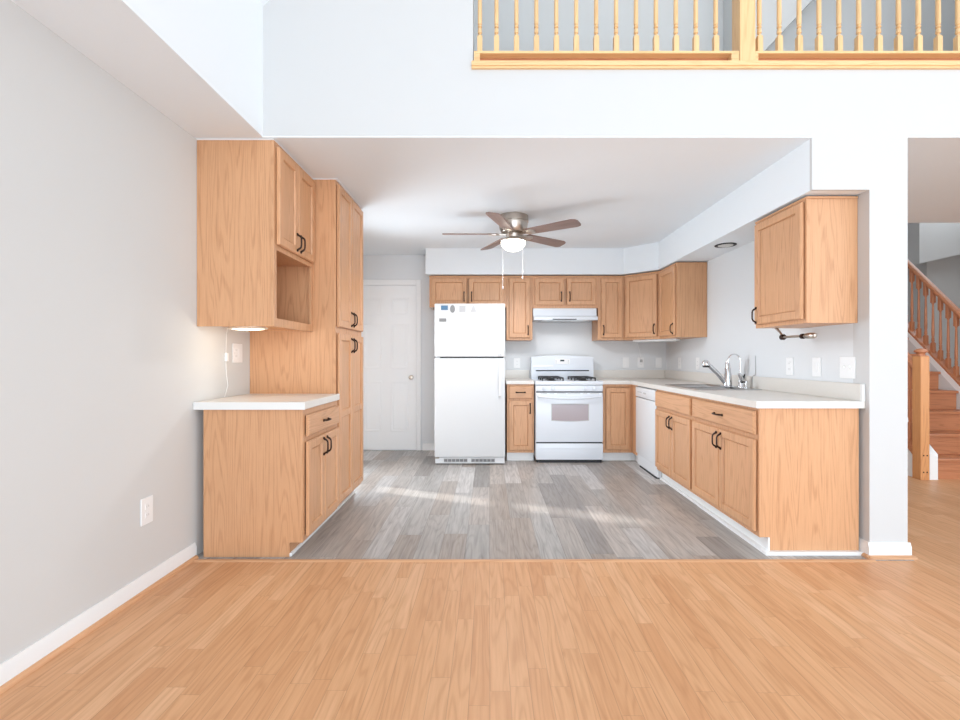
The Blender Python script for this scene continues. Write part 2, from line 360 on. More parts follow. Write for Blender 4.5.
build('door_knob', k, nickel, door)
cs = MB(); F = FY(0, YB)
for (u0, u1, z0, z1) in ((D1+0.002, -0.865, 0, 2.158), (XL+0.001, D0-0.002, 0, 2.158), (D0-0.002, D1+0.002, DZ+0.004, 2.158)):
    cs.fbox(F, u0, u1, 0, 0.018, z0, z1, bev=0.004)
struct('trim_4', cs, trim_white)

# ------------------------------------------------------------------ cabinets
def pull(F, u, z, vertical=True, ln=0.096, n0=0.019):
    m = MB(); h = ln/2; k = []
    for t in range(13):
        a = -1 + t/6; d = 0.024*(1-abs(a)**5) + 0.004
        k.append((a*h, d))
    rr = [0.0055 if 1 < i < 11 else 0.0065 for i in range(13)]
    P = [F.p(u, n0+d, z+a) if vertical else F.p(u+a, n0+d, z) for a, d in k]
    m.tube(P, rr, 8)
    for e in (-1, 1):
        c = F.p(u, n0+0.003, z+e*(h+0.004)) if vertical else F.p(u+e*(h+0.004), n0+0.003, z)
        nn = F.n; m.tube([c-nn*0.003, c+nn*0.002, c+nn*0.006], [0.0095, 0.009, 0.004], 10)
    return m
def grain(F): return oakX if abs(F.u.x) > 0.9 else oakY
def add_door(F, u0, u1, z0, z1, root, handle=None, mid=None, n0=0.005, fr=0.05):
    zz = [z0, z1] if mid is None else [z0, mid, z1]
    m = MB()
    if mid is None:
        m.frect(F, u0, u1, z0, z1, [(fr+0.006, n0+0.002), (0, n0), (0, n0+0.013), (0.006, n0+0.019), (fr, n0+0.019), (fr+0.005, n0+0.008)], False, False)
    else:
        w = fr
        m.fbox(F, u0, u0+w, n0, n0+0.019, z0, z1, bev=0.004); m.fbox(F, u1-w, u1, n0, n0+0.019, z0, z1, bev=0.004)
        for a, b in ((z0, z0+w), (mid-w/2, mid+w/2), (z1-w, z1)): m.fbox(F, u0+w-0.004, u1-w+0.004, n0+0.001, n0+0.0185, a, b, bev=0.003)
    d = build('door', m, oakZ, root)
    for a, b in zip(zz[:-1], zz[1:]):
        lo = a+fr if a == z0 else a+fr/2; hi = b-fr if b == z1 else b-fr/2
        q = MB().frect(F, u0+fr-0.002, u1-fr+0.002, lo-0.002, hi+0.002, [(0, n0+0.002), (0, n0+0.006), (0.009, n0+0.006), (0.012, n0+0.009), (0.02, n0+0.009)], True, True)
        build('door_panel', q, oakZ, d)
    if handle: build('handle', pull(F, handle[0], handle[1], True, n0=n0+0.019), bronze, d)
    return d
def add_drawer(F, u0, u1, z0, z1, root, handle=True, hl=0.08):
    m = MB().frect(F, u0, u1, z0, z1, [(0, 0.005), (0, 0.016), (0.008, 0.024), (0.009, 0.024)])
    d = build('drawer', m, grain(F), root)
    if handle: build('handle', pull(F, (u0+u1)/2, (z0+z1)/2, False, hl, 0.024), bronze, d)
    return d
def ring_frame(F, w, z0, z1, st=0.04, rails=(), t=0.02, bev=0.0015):
    m = MB()
    m.fbox(F, 0, st, -t, 0, z0, z1, bev=bev); m.fbox(F, w-st, w, -t, 0, z0, z1, bev=bev)
    for a, b in rails: m.fbox(F, st-0.001, w-st+0.001, -t, -0.0004, a, b)
    return m

# --- left base cabinet
XLf = -1.100
F = FXp(XLf, 2.676); W = 0.612
r = thing('base_cabinet', 'oak base cabinet with one drawer on the left, under the short white countertop', 'cabinet', (-1.39, 2.98, 0))
m = MB().prism([(-1.684, 2.676, 0), (-1.178, 2.676, 0), (-1.178, 2.676, 0.085), (XLf-0.02, 2.676, 0.085), (XLf-0.02, 2.676, 0.868), (-1.684, 2.676, 0.868)], (0, W, 0)); bmesh.ops.translate(m.bm, verts=[v for v in m.bm.verts if v.co.y < 2.7], vec=(0, 0.003, 0))
build('carcass', m, oakZ, r)
build('face_frame', ring_frame(F, W, 0.085, 0.868, 0.035, ((0.085, 0.13), (0.668, 0.712), (0.832, 0.868))), oakZ, r)
add_drawer(F, 0.036, W-0.02, 0.704, 0.832, r, True, 0.07)
add_door(F, 0.036, W/2-0.002, 0.112, 0.674, r, (W/2-0.03, 0.60))
add_door(F, W/2+0.002, W-0.02, 0.112, 0.676, r, (W/2+0.03, 0.60))
build('toe_molding', B(-1.185, -1.166, 2.68, 3.287, 0, 0.022, bev=0.004), trim_white, r)

# --- tall pantry
F = FXp(-1.114, 3.290); W = 0.667
r = thing('pantry_cabinet', 'tall oak pantry cabinet reaching the ceiling, with two pairs of doors', 'cabinet', (-1.4, 3.62, 0))
m = MB().prism([(XL+0.002, 3.2905, 0), (-1.185, 3.2905, 0), (-1.185, 3.2905, 0.085), (-1.134, 3.2905, 0.085), (-1.134, 3.2905, 2.462), (XL+0.002, 3.2905, 2.462)], (0, W, 0))
build('carcass', m, oakZ, r)
build('face_frame', ring_frame(F, W, 0.085, 2.462, 0.035, ((0.085, 0.13), (1.34, 1.41), (2.42, 2.462))), oakZ, r)
for (a, b, hu) in ((0.022, W/2-0.002, W/2-0.03), (W/2+0.002, W-0.022, W/2+0.03)):
    add_door(F, a, b, 1.398, 2.436, r, (hu, 1.475))
    add_door(F, a, b, 0.112, 1.352, r, (hu, 1.27), mid=0.76)
build('toe_molding', B(-1.185, -1.166, 3.2905, 3.95, 0, 0.022, bev=0.004), trim_white, r)
build('scribe_strip', B(XL+0.002, -1.103, 3.289, 3.957, 2.4625, ZC-0.001), trim_white, r)

# --- left upper cabinet with open niche
F = FXp(-1.276, 2.692); W = 0.598; x0 = XL+0.002; xb = -1.296
r = thing('wall_cabinet', 'oak wall cabinet on the left with two doors above an open niche', 'cabinet', (-1.5, 2.99, 1.36))
m = MB(); ye = 2.692+W
m.box(x0, xb, 2.695, 2.712, 1.36, 2.462); m.box(x0, xb, ye-0.02, ye, 1.36, 2.462)
m.box(x0, xb, 2.712, ye-0.02, 1.375, 1.395); m.box(x0, xb, 2.712, ye-0.02, 2.43, 2.462); m.box(x0, xb, 2.712, ye-0.02, 1.83, 1.85)
m.box(x0, x0+0.012, 2.712, ye-0.02, 1.395, 2.43)
build('carcass', m, oakZ, r)
build('face_frame', ring_frame(F, W, 1.36, 2.462, 0.036, ((1.36, 1.41), (1.82, 1.862), (2.41, 2.462))), oakZ, r)
add_door(F, 0.024, W/2-0.002, 1.85, 2.432, r, (W/2-0.028, 1.925)); add_door(F, W/2+0.002, W-0.022, 1.85, 2.432, r, (W/2+0.028, 1.925))
build('scribe_strip', B(x0, -1.274, 2.69, ye, 2.4625, ZC-0.001), trim_white, r)

# --- right base run (faces left); u runs away from the camera
XRf = 1.6155
def base_right(label, y0, y1, end=False, sink=False):
    W = y1-y0; F = FXm(XRf, y0)
    r = thing('base_cabinet', label, 'cabinet', ((XRf+XR)/2, (y0+y1)/2, 0))
    m = MB().prism([(XRf+0.02, y0, 0.098), (XRf+0.02, y0, 0.872), (XR-0.022, y0, 0.872), (XR-0.022, y0, 0.0), (1.677, y0, 0.0), (1.677, y0, 0.098)], (0, W-0.001, 0)); bmesh.ops.translate(m.bm, verts=[v for v in m.bm.verts if v.co.y < y0+0.01], vec=(0, 0.003, 0))
    if sink:
        m = MB(); m.box(XRf+0.02, XR-0.022, y0, y0+0.016, 0.098, 0.872); m.box(XRf+0.02, XR-0.022, y1-0.017, y1-0.001, 0.098, 0.872); m.box(XRf+0.02, XR-0.022, y0+0.016, y1-0.017, 0.098, 0.114); m.box(XR-0.03, XR-0.022, y0+0.016, y1-0.017, 0.114, 0.872); m.box(1.677, XR-0.03, y0, y1-0.001, 0, 0.098)
    build('carcass', m, oakZ, r)
    build('face_frame', ring_frame(F, W, 0.098, 0.872, 0.035, ((0.098, 0.14), (0.672, 0.715), (0.845, 0.872))), oakZ, r)
    return r, F, W
r, F, W = base_right('oak base cabinet at the near right counter end, with wide drawer over two doors', 2.724, 3.602)
add_drawer(F, 0.022, W-0.018, 0.71, 0.853, r, True, 0.10)
add_door(F, 0.022, W/2-0.003, 0.128, 0.68, r, (W/2-0.03, 0.60)); add_door(F, W/2+0.003, W-0.018, 0.128, 0.68, r, (W/2+0.03, 0.60))
build('toe_board', B(1.667, 1.6765, 2.722, 3.602, 0, 0.098), trim_white, r)
build('shoe_molding', MB().prism([(1.640, 2.698, 0), (XR-0.016, 2.698, 0), (XR-0.016, 2.724, 0), (1.667, 2.724, 0), (1.667, 3.602, 0), (1.645, 3.602, 0)], (0, 0, 0.02)), trim_white, r)
r, F, W = base_right('oak sink base cabinet with plain false front over doors, beside dishwasher', 3.603, 4.395, sink=True)
add_drawer(F, 0.018, W-0.018, 0.71, 0.853, r, False)
add_door(F, 0.018, W/2-0.003, 0.128, 0.68, r, (W/2-0.03, 0.60)); add_door(F, W/2+0.003, W-0.018, 0.128, 0.68, r, (W/2+0.03, 0.60))
build('toe_board', B(1.667, 1.6765, 3.603, 4.395, 0, 0.098), trim_white, r)
build('shoe_molding', B(1.643, 1.667, 3.603, 4.395, 0, 0.02, bev=0.004), trim_white, r)

# --- dishwasher
r = thing('dishwasher', 'white dishwasher built into the right counter beside the sink base', 'dishwasher', (1.92, 4.70, 0))
F = FXm(1.612, 4.398); W = 0.60
build('body', B(1.64, 2.20, 4.40, 4.995, 0.02, 0.868), shade_grey, r)
build('door', MB().fbox(F, 0.0, W, -0.025, 0.006, 0.135, 0.745, bev=0.006, seg=2), appl_white, r)
cp = build('control_panel', MB().fbox(F, 0.0, W, -0.025, 0.008, 0.752, 0.858, bev=0.006, seg=2), appl_white, r)
build('latch', MB().fbox(F, 0.27, 0.34, 0.008, 0.013, 0.795, 0.812, bev=0.002), shade_grey, cp)
for i in range(4): build('button', MB().fbox(F, 0.40+i*0.035, 0.42+i*0.035, 0.008, 0.011, 0.80, 0.812, bev=0.001), shade_grey, cp)
build('kick_plate', MB().fbox(F, 0.0, W, -0.05, -0.012, 0.012, 0.128, bev=0.003), appl_white, r)
build('kick_gap', MB().fbox(F, 0.02, W-0.1, -0.045, -0.004, 0.0, 0.012), dark_line, r)

# --- back base cabinets (face the camera)
YBf = 5.15
def base_back(label, x0, x1, st, drw):
    W = x1-x0; F = FY(x0, YBf)
    r = thing('base_cabinet', label, 'cabinet', ((x0+x1)/2, 5.45, 0))
    m = MB().prism([(x0, YBf+0.02, 0.098), (x0, YBf+0.02, 0.872), (x0, YB-0.002, 0.872), (x0, YB-0.002, 0), (x0, YBf+0.06, 0), (x0, YBf+0.06, 0.098)], (W, 0, 0))
    build('carcass', m, oakZ, r)
    rails = [(0.098, 0.14), (0.845, 0.872)] + ([(0.672, 0.715)] if drw else [])
    build('face_frame', ring_frame(F, W, 0.098, 0.872, st, rails), oakZ, r)
    build('toe_board', B(x0, x1, YBf+0.05, YBf+0.0595, 0, 0.098), trim_white, r)
    build('shoe_molding', B(x0, x1, YBf+0.032, YBf+0.05, 0, 0.02, bev=0.004), trim_white, r)
    return r, F, W
r, F, W = base_back('narrow oak base cabinet with one drawer and door, between refrigerator and range', 0.198, 0.503, 0.03, True)
add_drawer(F, 0.02, W-0.018, 0.712, 0.853, r, True, 0.09)
add_door(F, 0.02, W-0.018, 0.128, 0.688, r, (W-0.045, 0.60))
r, F, W = base_back('oak corner base cabinet with one full height door, right of the range', 1.285, 1.6155, 0.03, False)
add_door(F, 0.028, W-0.03, 0.135, 0.835, r, None)
build('corner_toe_board', B(1.664, 1.674, 5.0, 5.198, 0, 0.098).box(1.616, 1.674, 5.1985, 5.208, 0, 0.098), trim_white, r)
build('corner_stile', B(XRf, XRf+0.02, 5.0, 5.149, 0.098, 0.872), oakZ, r)

# --- back and right wall cabinets
ZT = 2.152
def top_molding(F, W, parent, e=0.006):
    build('top_molding', MB().fbox(F, -0.001, W+0.001, -0.02, e, ZT-0.016, ZT+0.0, bev=0.003), grain(F), parent)
YU = 5.435
def upper_back(label, x0, x1, zb):
    W = x1-x0; F = FY(x0, YU)
    r = thing('wall_cabinet', label, 'cabinet', ((x0+x1)/2, YU+0.16, zb))
    build('carcass', B(x0+0.0005, x1-0.0005, YU+0.02, YB-0.002, zb, ZT), oakZ, r)
    build('face_frame', ring_frame(F, W-0.0006, zb, ZT, 0.035, ((zb, zb+0.035), (ZT-0.04, ZT))), oakZ, r)
    top_molding(F, W-0.004, r); return r, F, W
r, F, W = upper_back('low wide oak wall cabinet above the refrigerator', -0.718, 0.203, 1.775)
add_door(F, 0.025, W/2-0.012, 1.797, 2.122, r, (W/2-0.045, 1.90)); add_door(F, W/2+0.012, W-0.03, 1.797, 2.122, r, (W/2+0.045, 1.90))
r, F, W = upper_back('narrow oak wall cabinet with one door, between refrigerator and range hood', 0.203, 0.514, 1.385)
add_door(F, 0.03, W-0.03, 1.41, 2.122, r, (W-0.055, 1.50))
r, F, W = upper_back('low oak wall cabinet with two doors directly above the range hood', 0.514, 1.296, 1.765)
add_door(F, 0.025, W/2-0.016, 1.80, 2.122, r, (W/2-0.05, 1.90)); add_door(F, W/2+0.016, W-0.03, 1.80, 2.122, r, (W/2+0.05, 1.90))
r, F, W = upper_back('narrow oak wall cabinet with one door, just right of the range hood', 1.296, 1.607, 1.385)
add_door(F, 0.034, W-0.025, 1.41, 2.122, r, (0.06, 1.50))
# diagonal corner
XU = 1.922
a, b = Vector((1.607, YU, 0)), Vector((XU, 5.135, 0)); uv = (b-a).normalized(); nv = Vector((-uv.y, uv.x, 0)); nv = nv if nv.y < 0 else -nv
W = (b-a).length; F = Frame(a, uv, nv)
r = thing('wall_cabinet', 'diagonal oak corner wall cabinet in the back right corner', 'cabinet', (1.95, 5.48, 1.385))
i = nv*-0.02
m = MB().prism([(1.608, YB-0.002, 1.385), (1.608, YU+0.012, 1.385), (XU+0.012, 5.136, 1.385), (XR-0.002, 5.136, 1.385), (XR-0.002, YB-0.002, 1.385)], (0, 0, ZT-1.385))
build('carcass', m, oakZ, r)
build('face_frame', ring_frame(F, W, 1.385, ZT, 0.03, ((1.385, 1.42), (ZT-0.04, ZT)), t=0.012), oakZ, r)
add_door(F, 0.025, W-0.025, 1.41, 2.122, r, (W-0.055, 1.50)); top_molding(F, W, r)
def upper_right(label, y0, y1, hu):
    W = y1-y0; F = FXm(XU, y0)
    r = thing('wall_cabinet', label, 'cabinet', ((XU+XR)/2, (y0+y1)/2, 1.385))
    build('carcass', B(XU+0.02, XR-0.002, y0+0.003, y1-0.001, 1.385, ZT), oakZ, r)
    build('face_frame', ring_frame(F, W, 1.385, ZT, 0.035, ((1.385, 1.42), (ZT-0.04, ZT))), oakZ, r)
    add_door(F, 0.02, W-0.02, 1.41, 2.122, r, (hu, 1.475)); top_molding(F, W, r)
    build('end_molding', B(XU, XR-0.004, y0-0.005, y0, ZT-0.014, ZT, bev=0.002), oakX, r)
    return r
upper_right('oak wall cabinet on the right wall, far side, joining the corner cabinet', 4.667, 5.134, 0.045)
upper_right('oak wall cabinet hung alone at the near end of the right wall, above the switches', 2.757, 3.285, 0.528-0.045)

# ------------------------------------------------------------------ countertops
r = thing('countertop', 'short white countertop on the left base cabinet', 'countertop', (-1.4, 2.97, 0.868))
build('slab', B(XL+0.002, -1.082, 2.662, 3.2885, 0.869, 0.914, bev=0.004), laminate, r)
build('front_edge', B(XL+0.003, -1.0795, 2.6595, 2.662, 0.8695, 0.9125), lam_edge, r)
r = thing('countertop', 'small white countertop piece between refrigerator and range', 'countertop', (0.35, 5.44, 0.873))
build('slab', B(0.186, 0.506, 5.125, YB-0.001, 0.873, 0.914, bev=0.003), laminate, r)
build('backsplash', B(0.186, 0.50, YB-0.02, YB-0.001, 0.914, 1.017, bev=0.002), laminate, r)
SX0, SX1, SY0, SY1 = 1.672, 2.195, 3.63, 4.37
r = thing('countertop', 'long white corner countertop running from the range round to the sink', 'countertop', (1.9, 4.2, 0.873))
m = MB(); z0, z1 = 0.873, 0.914; xa, xb2 = 1.589, XR-0.001
hx0, hx1, hy0, hy1 = SX0+0.02, SX1-0.02, SY0+0.02, SY1-0.02
def grid_slab(m, xs, ys, keep):
    for i in range(len(xs)-1):
        for j in range(len(ys)-1):
            if keep(i, j): m.box(xs[i], xs[i+1], ys[j], ys[j+1], z0, z1)
grid_slab(m, [1.275, xa, hx0, hx1, xb2], [2.706, hy0, hy1, 5.125, YB-0.001], lambda i, j: (j == 3 or i > 0) and not (i == 2 and j == 1))
bmesh.ops.remove_doubles(m.bm, verts=m.bm.verts, dist=1e-5)
build('slab', m, laminate, r)
build('front_edge', MB().box(xa-0.002, XR-0.012, 2.703, 2.7058, z0, 0.9135), lam_edge, r)
m = MB(); m.box(1.275, XR-0.022, YB-0.021, YB-0.001, 0.9142, 1.017, bev=0.002); m.box(XR-0.021, XR-0.001, 2.72, YB-0.001, 0.9142, 1.017, bev=0.002)
build('backsplash', m, laminate, r)
build('backsplash_end', B(XR-0.021, XR-0.001, 2.704, 2.7198, 0.9142, 1.017, bev=0.001), lam_edge, r)

# ------------------------------------------------------------------ sink and faucets
r = thing('sink', 'double bowl stainless steel sink set into the right countertop', 'sink', (1.93, 4.0, 0.90))
def rrect(x0, x1, y0, y1, rad, z, n=5):
    P = []
    for cx, cy, a0 in ((x1-rad, y1-rad, 0), (x0+rad, y1-rad, PI/2), (x0+rad, y0+rad, PI), (x1-rad, y0+rad, 3*PI/2)):
        for k in range(n+1):
            a = a0 + PI/2*k/n; P.append(Vector((cx+rad*math.cos(a), cy+rad*math.sin(a), z)))
    return P
ya, yb_ = 3.985, 4.015
m = MB()
# deck: outer rim loop plus the ledge behind the bowls
bx0, bx1 = SX0+0.035, SX1-0.10
m.loops([rrect(SX0, SX1, SY0, SY1, 0.04, 0.9142), rrect(SX0+0.004, SX1-0.004, SY0+0.004, SY1-0.004, 0.037, 0.9195), rrect(SX0+0.022, SX1-0.022, SY0+0.022, SY1-0.022, 0.03, 0.9185)], False, False)
m.box(bx1-0.001, SX1-0.02, SY0+0.02, SY1-0.02, 0.9145, 0.9187); m.box(SX0+0.02, bx0+0.001, SY0+0.02, SY1-0.02, 0.9145, 0.9187)
m.box(bx0, bx1, SY0+0.02, SY0+0.036, 0.9145, 0.9187); m.box(bx0, bx1, SY1-0.036, SY1-0.02, 0.9145, 0.9187); m.box(bx0, bx1, ya-0.01, yb_+0.01, 0.9145, 0.9187)
build('rim', m, steel, r)
for (p, q) in ((SY0+0.036, ya-0.01), (yb_+0.01, SY1-0.036)):
    m = MB(); m.loops([rrect(bx0, bx1, p, q, 0.05, 0.917), rrect(bx0+0.008, bx1-0.008, p+0.008, q-0.008, 0.05, 0.905), rrect(bx0+0.015, bx1-0.015, p+0.015, q-0.015, 0.05, 0.79), rrect(bx0+0.05, bx1-0.05, p+0.05, q-0.05, 0.04, 0.765)], False, True)
    bw = build('bowl', m, steel, r)
    build('drain', MB().lathe(((bx0+bx1)/2, (p+q)/2, 0.765), [(0.04, 0), (0.04, 0.003), (0.03, 0.002), (0.005, 0.001)], 20), chrome, bw)
    sm = bw.modifiers.new('thickness', 'SOLIDIFY'); sm.thickness = 0.002; sm.offset = 0
zt = 0.9187
fx, fy = 2.085+0.01, 4.0
r = thing('faucet', 'chrome pull-out kitchen faucet with a long slanting spout, behind the sink', 'faucet', (fx, fy, zt))
build('base_plate', MB().lathe((fx, fy, zt), [(0.045, 0), (0.045, 0.006), (0.036, 0.012)], 28, sy=2.3), chrome, r)
build('body', MB().lathe((fx, fy, zt+0.01), [(0.036, 0), (0.036, 0.02), (0.032, 0.06), (0.030, 0.10), (0.025, 0.115), (0.0245, 0.15), (0.019, 0.16), (0.017, 0.20), (0.011, 0.215), (0.009, 0.225), (0.001, 0.228)]), chrome, r)
sp = build('spout', MB().tube([(fx-0.01, fy, zt+0.015), (fx-0.035, fy, zt+0.045), (fx-0.085, fy, zt+0.11), (fx-0.14, fy, zt+0.165), (fx-0.175, fy-0.002, zt+0.195)], [0.017, 0.017, 0.019, 0.020, 0.018], 16), chrome, r)
hd = MB(); c = Vector((fx-0.192, fy-0.002, zt+0.20))
hd.lathe(c, [(0.001, 0.034), (0.016, 0.032), (0.030, 0.018), (0.034, 0.0), (0.034, -0.012), (0.030, -0.018)], 24)
build('spray_head', hd, chrome, sp); build('spray_face', MB().lathe(c, [(0.029, -0.016), (0.029, -0.026), (0.022, -0.030), (0.001, -0.031)], 24), black, sp)
r = thing('water_filter_tap', 'slim gooseneck drinking water tap right of the main faucet', 'faucet', (2.17, 3.94, zt))
build('base', MB().lathe((2.17, 3.94, zt), [(0.020, 0), (0.020, 0.01), (0.014, 0.02), (0.013, 0.06), (0.010, 0.07)], 20), chrome, r)
P = [(2.17, 3.94, zt+0.06), (2.17, 3.94, zt+0.225)] + [(2.17-0.05+0.05*math.cos(t), 3.94, zt+0.235+0.05*math.sin(t)) for t in [PI*k/10 for k in range(11)]] + [(2.07, 3.94, zt+0.21)]
build('gooseneck', MB().tube(P, 0.0055, 10), chrome, r)
build('lever', MB().tube([(2.17, 3.935, zt+0.045), (2.165, 3.90, zt+0.055), (2.16, 3.885, zt+0.066)], [0.008, 0.006, 0.007], 10), black, r)
r = thing('side_sprayer', 'chrome side sprayer with black trigger standing at the sink', 'sprayer', (2.145, 3.865, zt))
build('holder', MB().lathe((2.145, 3.865, zt), [(0.024, 0), (0.024, 0.008), (0.017, 0.02), (0.016, 0.04)], 20), chrome, r)
build('spray_body', MB().tube([(2.145, 3.865, zt+0.03), (2.145, 3.865, zt+0.07), (2.13, 3.86, zt+0.10), (2.115, 3.855, zt+0.115)], [0.013, 0.015, 0.018, 0.015], 14), chrome, r)
build('trigger', MB().tube([(2.165, 3.86, zt+0.115), (2.16, 3.862, zt+0.09), (2.152, 3.865, zt+0.06)], [0.005, 0.008, 0.006], 8), black, r)
r = thing('soap_dispenser', 'short chrome soap dispenser beside the side sprayer, nearest the room', 'soap dispenser', (2.13, 3.78, zt))
build('collar', MB().lathe((2.13, 3.78, zt), [(0.018, 0), (0.018, 0.01), (0.010, 0.016), (0.010, 0.045), (0.014, 0.048), (0.013, 0.06), (0.001, 0.062)], 18), chrome, r)
build('nozzle', MB().tube([(2.13, 3.78, zt+0.052), (2.105, 3.775, zt+0.054), (2.088, 3.77, zt+0.046)], [0.007, 0.006, 0.005], 8), black, r)
tag(build('cord', MB().tube([(XR-0.006, 3.815, 1.19), (XR-0.005, 3.815, 1.03), (XR-0.027, 3.82, 1.015), (XR-0.027, 3.83, 0.925)], 0.0025, 6), shade_grey), 'thin grey cord hanging on the wall just right of the faucets', 'cord')

# ------------------------------------------------------------------ refrigerator
x0, x1, yf = -0.601, 0.171, 4.97
r = thing('refrigerator', 'white top-freezer refrigerator with magnets on the freezer door', 'refrigerator', (-0.215, 5.3, 0))
build('cabinet_body', B(x0+0.006, x1-0.006, yf+0.075, 5.70, 0.03, 1.755, bev=0.006), appl_white, r)
def fdoor(name, z0, z1): return build(name, B(x0, x1, yf, yf+0.068, z0, z1, bev=0.012, seg=3), appl_text, r)
fz = fdoor('freezer_door', 1.183, 1.765); fd = fdoor('fridge_door', 0.085, 1.168)
build('door_gap', B(x0+0.06, x1-0.02, yf+0.012, yf+0.09, 1.1685, 1.1825), dark_line, r)
def fhandle(z0, z1, par):
    m = MB(); hx = x1-0.062
    m.hexa([(hx-0.012, yf-0.034, z0+0.02), (hx+0.018, yf-0.030, z0+0.02), (hx+0.018, yf-0.018, z0+0.005), (hx-0.012, yf-0.02, z0+0.005),
            (hx-0.012, yf-0.034, z1-0.02), (hx+0.018, yf-0.030, z1-0.02), (hx+0.018, yf-0.018, z1-0.005), (hx-0.012, yf-0.02, z1-0.005)], 0.004, 2)
    m.box(hx-0.008, hx+0.014, yf-0.022, yf+0.002, z0, z0+0.05, bev=0.004); m.box(hx-0.008, hx+0.014, yf-0.022, yf+0.002, z1-0.05, z1, bev=0.004)
    build('handle', m, appl_white, par)
fhandle(1.195, 1.62, fz); fhandle(0.735, 1.155, fd)
g = build('base_grille', B(x0+0.005, x1-0.005, yf+0.02, yf+0.06, 0.012, 0.08, bev=0.004), appl_white, r)
for (a, b) in ((x0+0.10, x0+0.36), (x0+0.40, x0+0.66)):
    build('grille_slot', MB().box(a, b, yf+0.0155, yf+0.022, 0.028, 0.068, bev=0.001), shade_grey, g)
    m = MB()
    for q in range(6): m.box(a+0.004+q*(b-a)/6, a-0.004+(q+1)*(b-a)/6, yf+0.013, yf+0.016, 0.034, 0.061)
    build('grille_vent', m, plain('grille_grey', (120, 120, 122), 0.6), g)
m = MB()
for xx in (x0+0.05, x1-0.05):
    for yy in (yf+0.10, 5.62): m.lathe((xx, yy, 0), [(0.02, 0), (0.02, 0.012), (0.012, 0.015), (0.012, 0.04)], 12)
build('feet', m, black, r)
build('lower_hinge', B(x0+0.004, x0+0.05, yf+0.005, yf+0.06, 0.066, 0.084, bev=0.003), nickel, r)
def magnet(label, cx, cz, wx, hz, mat, cat='magnet', oval=False):
    m = MB(); yy = yf
    if oval: m.lathe((cx, yy, cz), [(0.5, 0), (0.5, -0.003), (0.42, -0.005), (0.30, -0.004), (0.001, -0.004)], 24, 'Y', wx, hz)
    else: m.box(cx-wx/2, cx+wx/2, yy-0.004, yy-0.0002, cz-hz/2, cz+hz/2, bev=0.001)
    return tag(build('magnet' if cat == 'magnet' else 'paper_note', m, mat), label, cat)
def fzp(px, py): return ((px-489.5)/91.5, 1.175+(357.5-py)/91.5)
for (lab, px, py, wx, hz, mt, cat, ov) in (
    ('blue and white rectangular magnet at the top left of the freezer door', 444.5, 307.8, 0.075, 0.05, magnet_blue, 'magnet', False),
    ('grey oval magnet beside the blue one on the freezer door', 452.6, 309, 0.055, 0.085, magnet_grey, 'magnet', True),
    ('pale square paper note at the top of the freezer door, right of the oval magnet', 462.5, 309, 0.07, 0.07, paper, 'paper', False),
    ('small grey rectangular magnet low on the left of the freezer door', 442.8, 320, 0.078, 0.036, magnet_grey, 'magnet', False)):
    cx, cz = fzp(px, py); magnet(lab, cx, cz, wx, hz, mt, cat, ov)
cx, cz = fzp(473.5, 309)
tag(build('magnet', MB().prism([(cx-0.035, yf-0.004, cz-0.035), (cx+0.035, yf-0.004, cz-0.035), (cx+0.018, yf-0.004, cz+0.01), (cx+0.008, yf-0.004, cz+0.035), (cx-0.008, yf-0.004, cz+0.035), (cx-0.018, yf-0.004, cz+0.01)], (0, 0.0038, 0)), paper), 'pale grey peaked magnet, rightmost at the top of the freezer door', 'magnet')

# ------------------------------------------------------------------ range
x0, x1, yf = 0.510, 1.270, 5.067
r = thing('range', 'white freestanding gas range with black burner grates', 'stove', (0.89, 5.4, 0))
build('body', B(x0+0.004, x1-0.004, yf+0.045, 5.72, 0.05, 0.866), range_white, r)
build('cooktop', B(x0, x1, yf+0.005, 5.62, 0.868, 0.912, bev=0.010, seg=3), range_white, r)
mp = build('control_panel', B(x0+0.004, x1-0.004, yf+0.012, yf+0.05, 0.796, 0.862, bev=0.005, seg=2), range_white, r)
for kx in (0.10, 0.20, 0.56, 0.66):
    kb = build('knob', MB().lathe((x0+kx, yf+0.012, 0.83), [(0.023, 0.001), (0.023, -0.006), (0.019, -0.010), (0.016, -0.026), (0.001, -0.028)], 20, 'Y'), range_white, mp)
build('door_gap', B(x0+0.012, x1-0.012, yf+0.02, yf+0.05, 0.784, 0.797), dark_line, r)
od = build('oven_door', B(x0+0.006, x1-0.006, yf, yf+0.044, 0.232, 0.783, bev=0.008, seg=2), range_white, r)
# slightly bowed window
def bowed(z0, z1, u0, u1, n, e=0.0):
    K = 14; P = []
    for k in range(K+1): t = k/K; P.append((u0+(u1-u0)*t, n, z0-0.010*math.sin(PI*t)+e))
    for k in range(K, -1, -1): t = k/K; P.append((u0+(u1-u0)*t, n, z1+0.004*math.sin(PI*t)-e))
    return P
build('window_frame', MB().prism(bowed(0.472, 0.658, x0+0.178, x1-0.163, yf-0.002), (0, 0.004, 0)), shade_grey, od)
build('window', MB().prism(bowed(0.480, 0.650, x0+0.186, x1-0.171, yf-0.004), (0, 0.003, 0)), glass_dark, od)
K = 16; P = [(x0+0.035+(0.69)*k/K, yf-0.02-0.03*math.sin(PI*k/K)**0.6, 0.742-0.02*math.sin(PI*k/K)) for k in range(K+1)]
build('handle', MB().tube([(P[0][0], yf+0.002, 0.742)] + P + [(P[-1][0], yf+0.002, 0.742)], 0.012, 12), range_white, od)
m = MB()
for (a, b) in ((0.06, 0.13), (0.16, 0.21), (0.24, 0.34), (0.36, 0.50), (0.53, 0.58), (0.61, 0.71)): m.box(x0+a, x0+b, yf-0.001, yf+0.002, 0.768, 0.775)
build('vent_slots', m, shade_grey, od)
build('drawer_gap', B(x0+0.014, x1-0.014, yf+0.012, yf+0.05, 0.216, 0.233), dark_line, r)
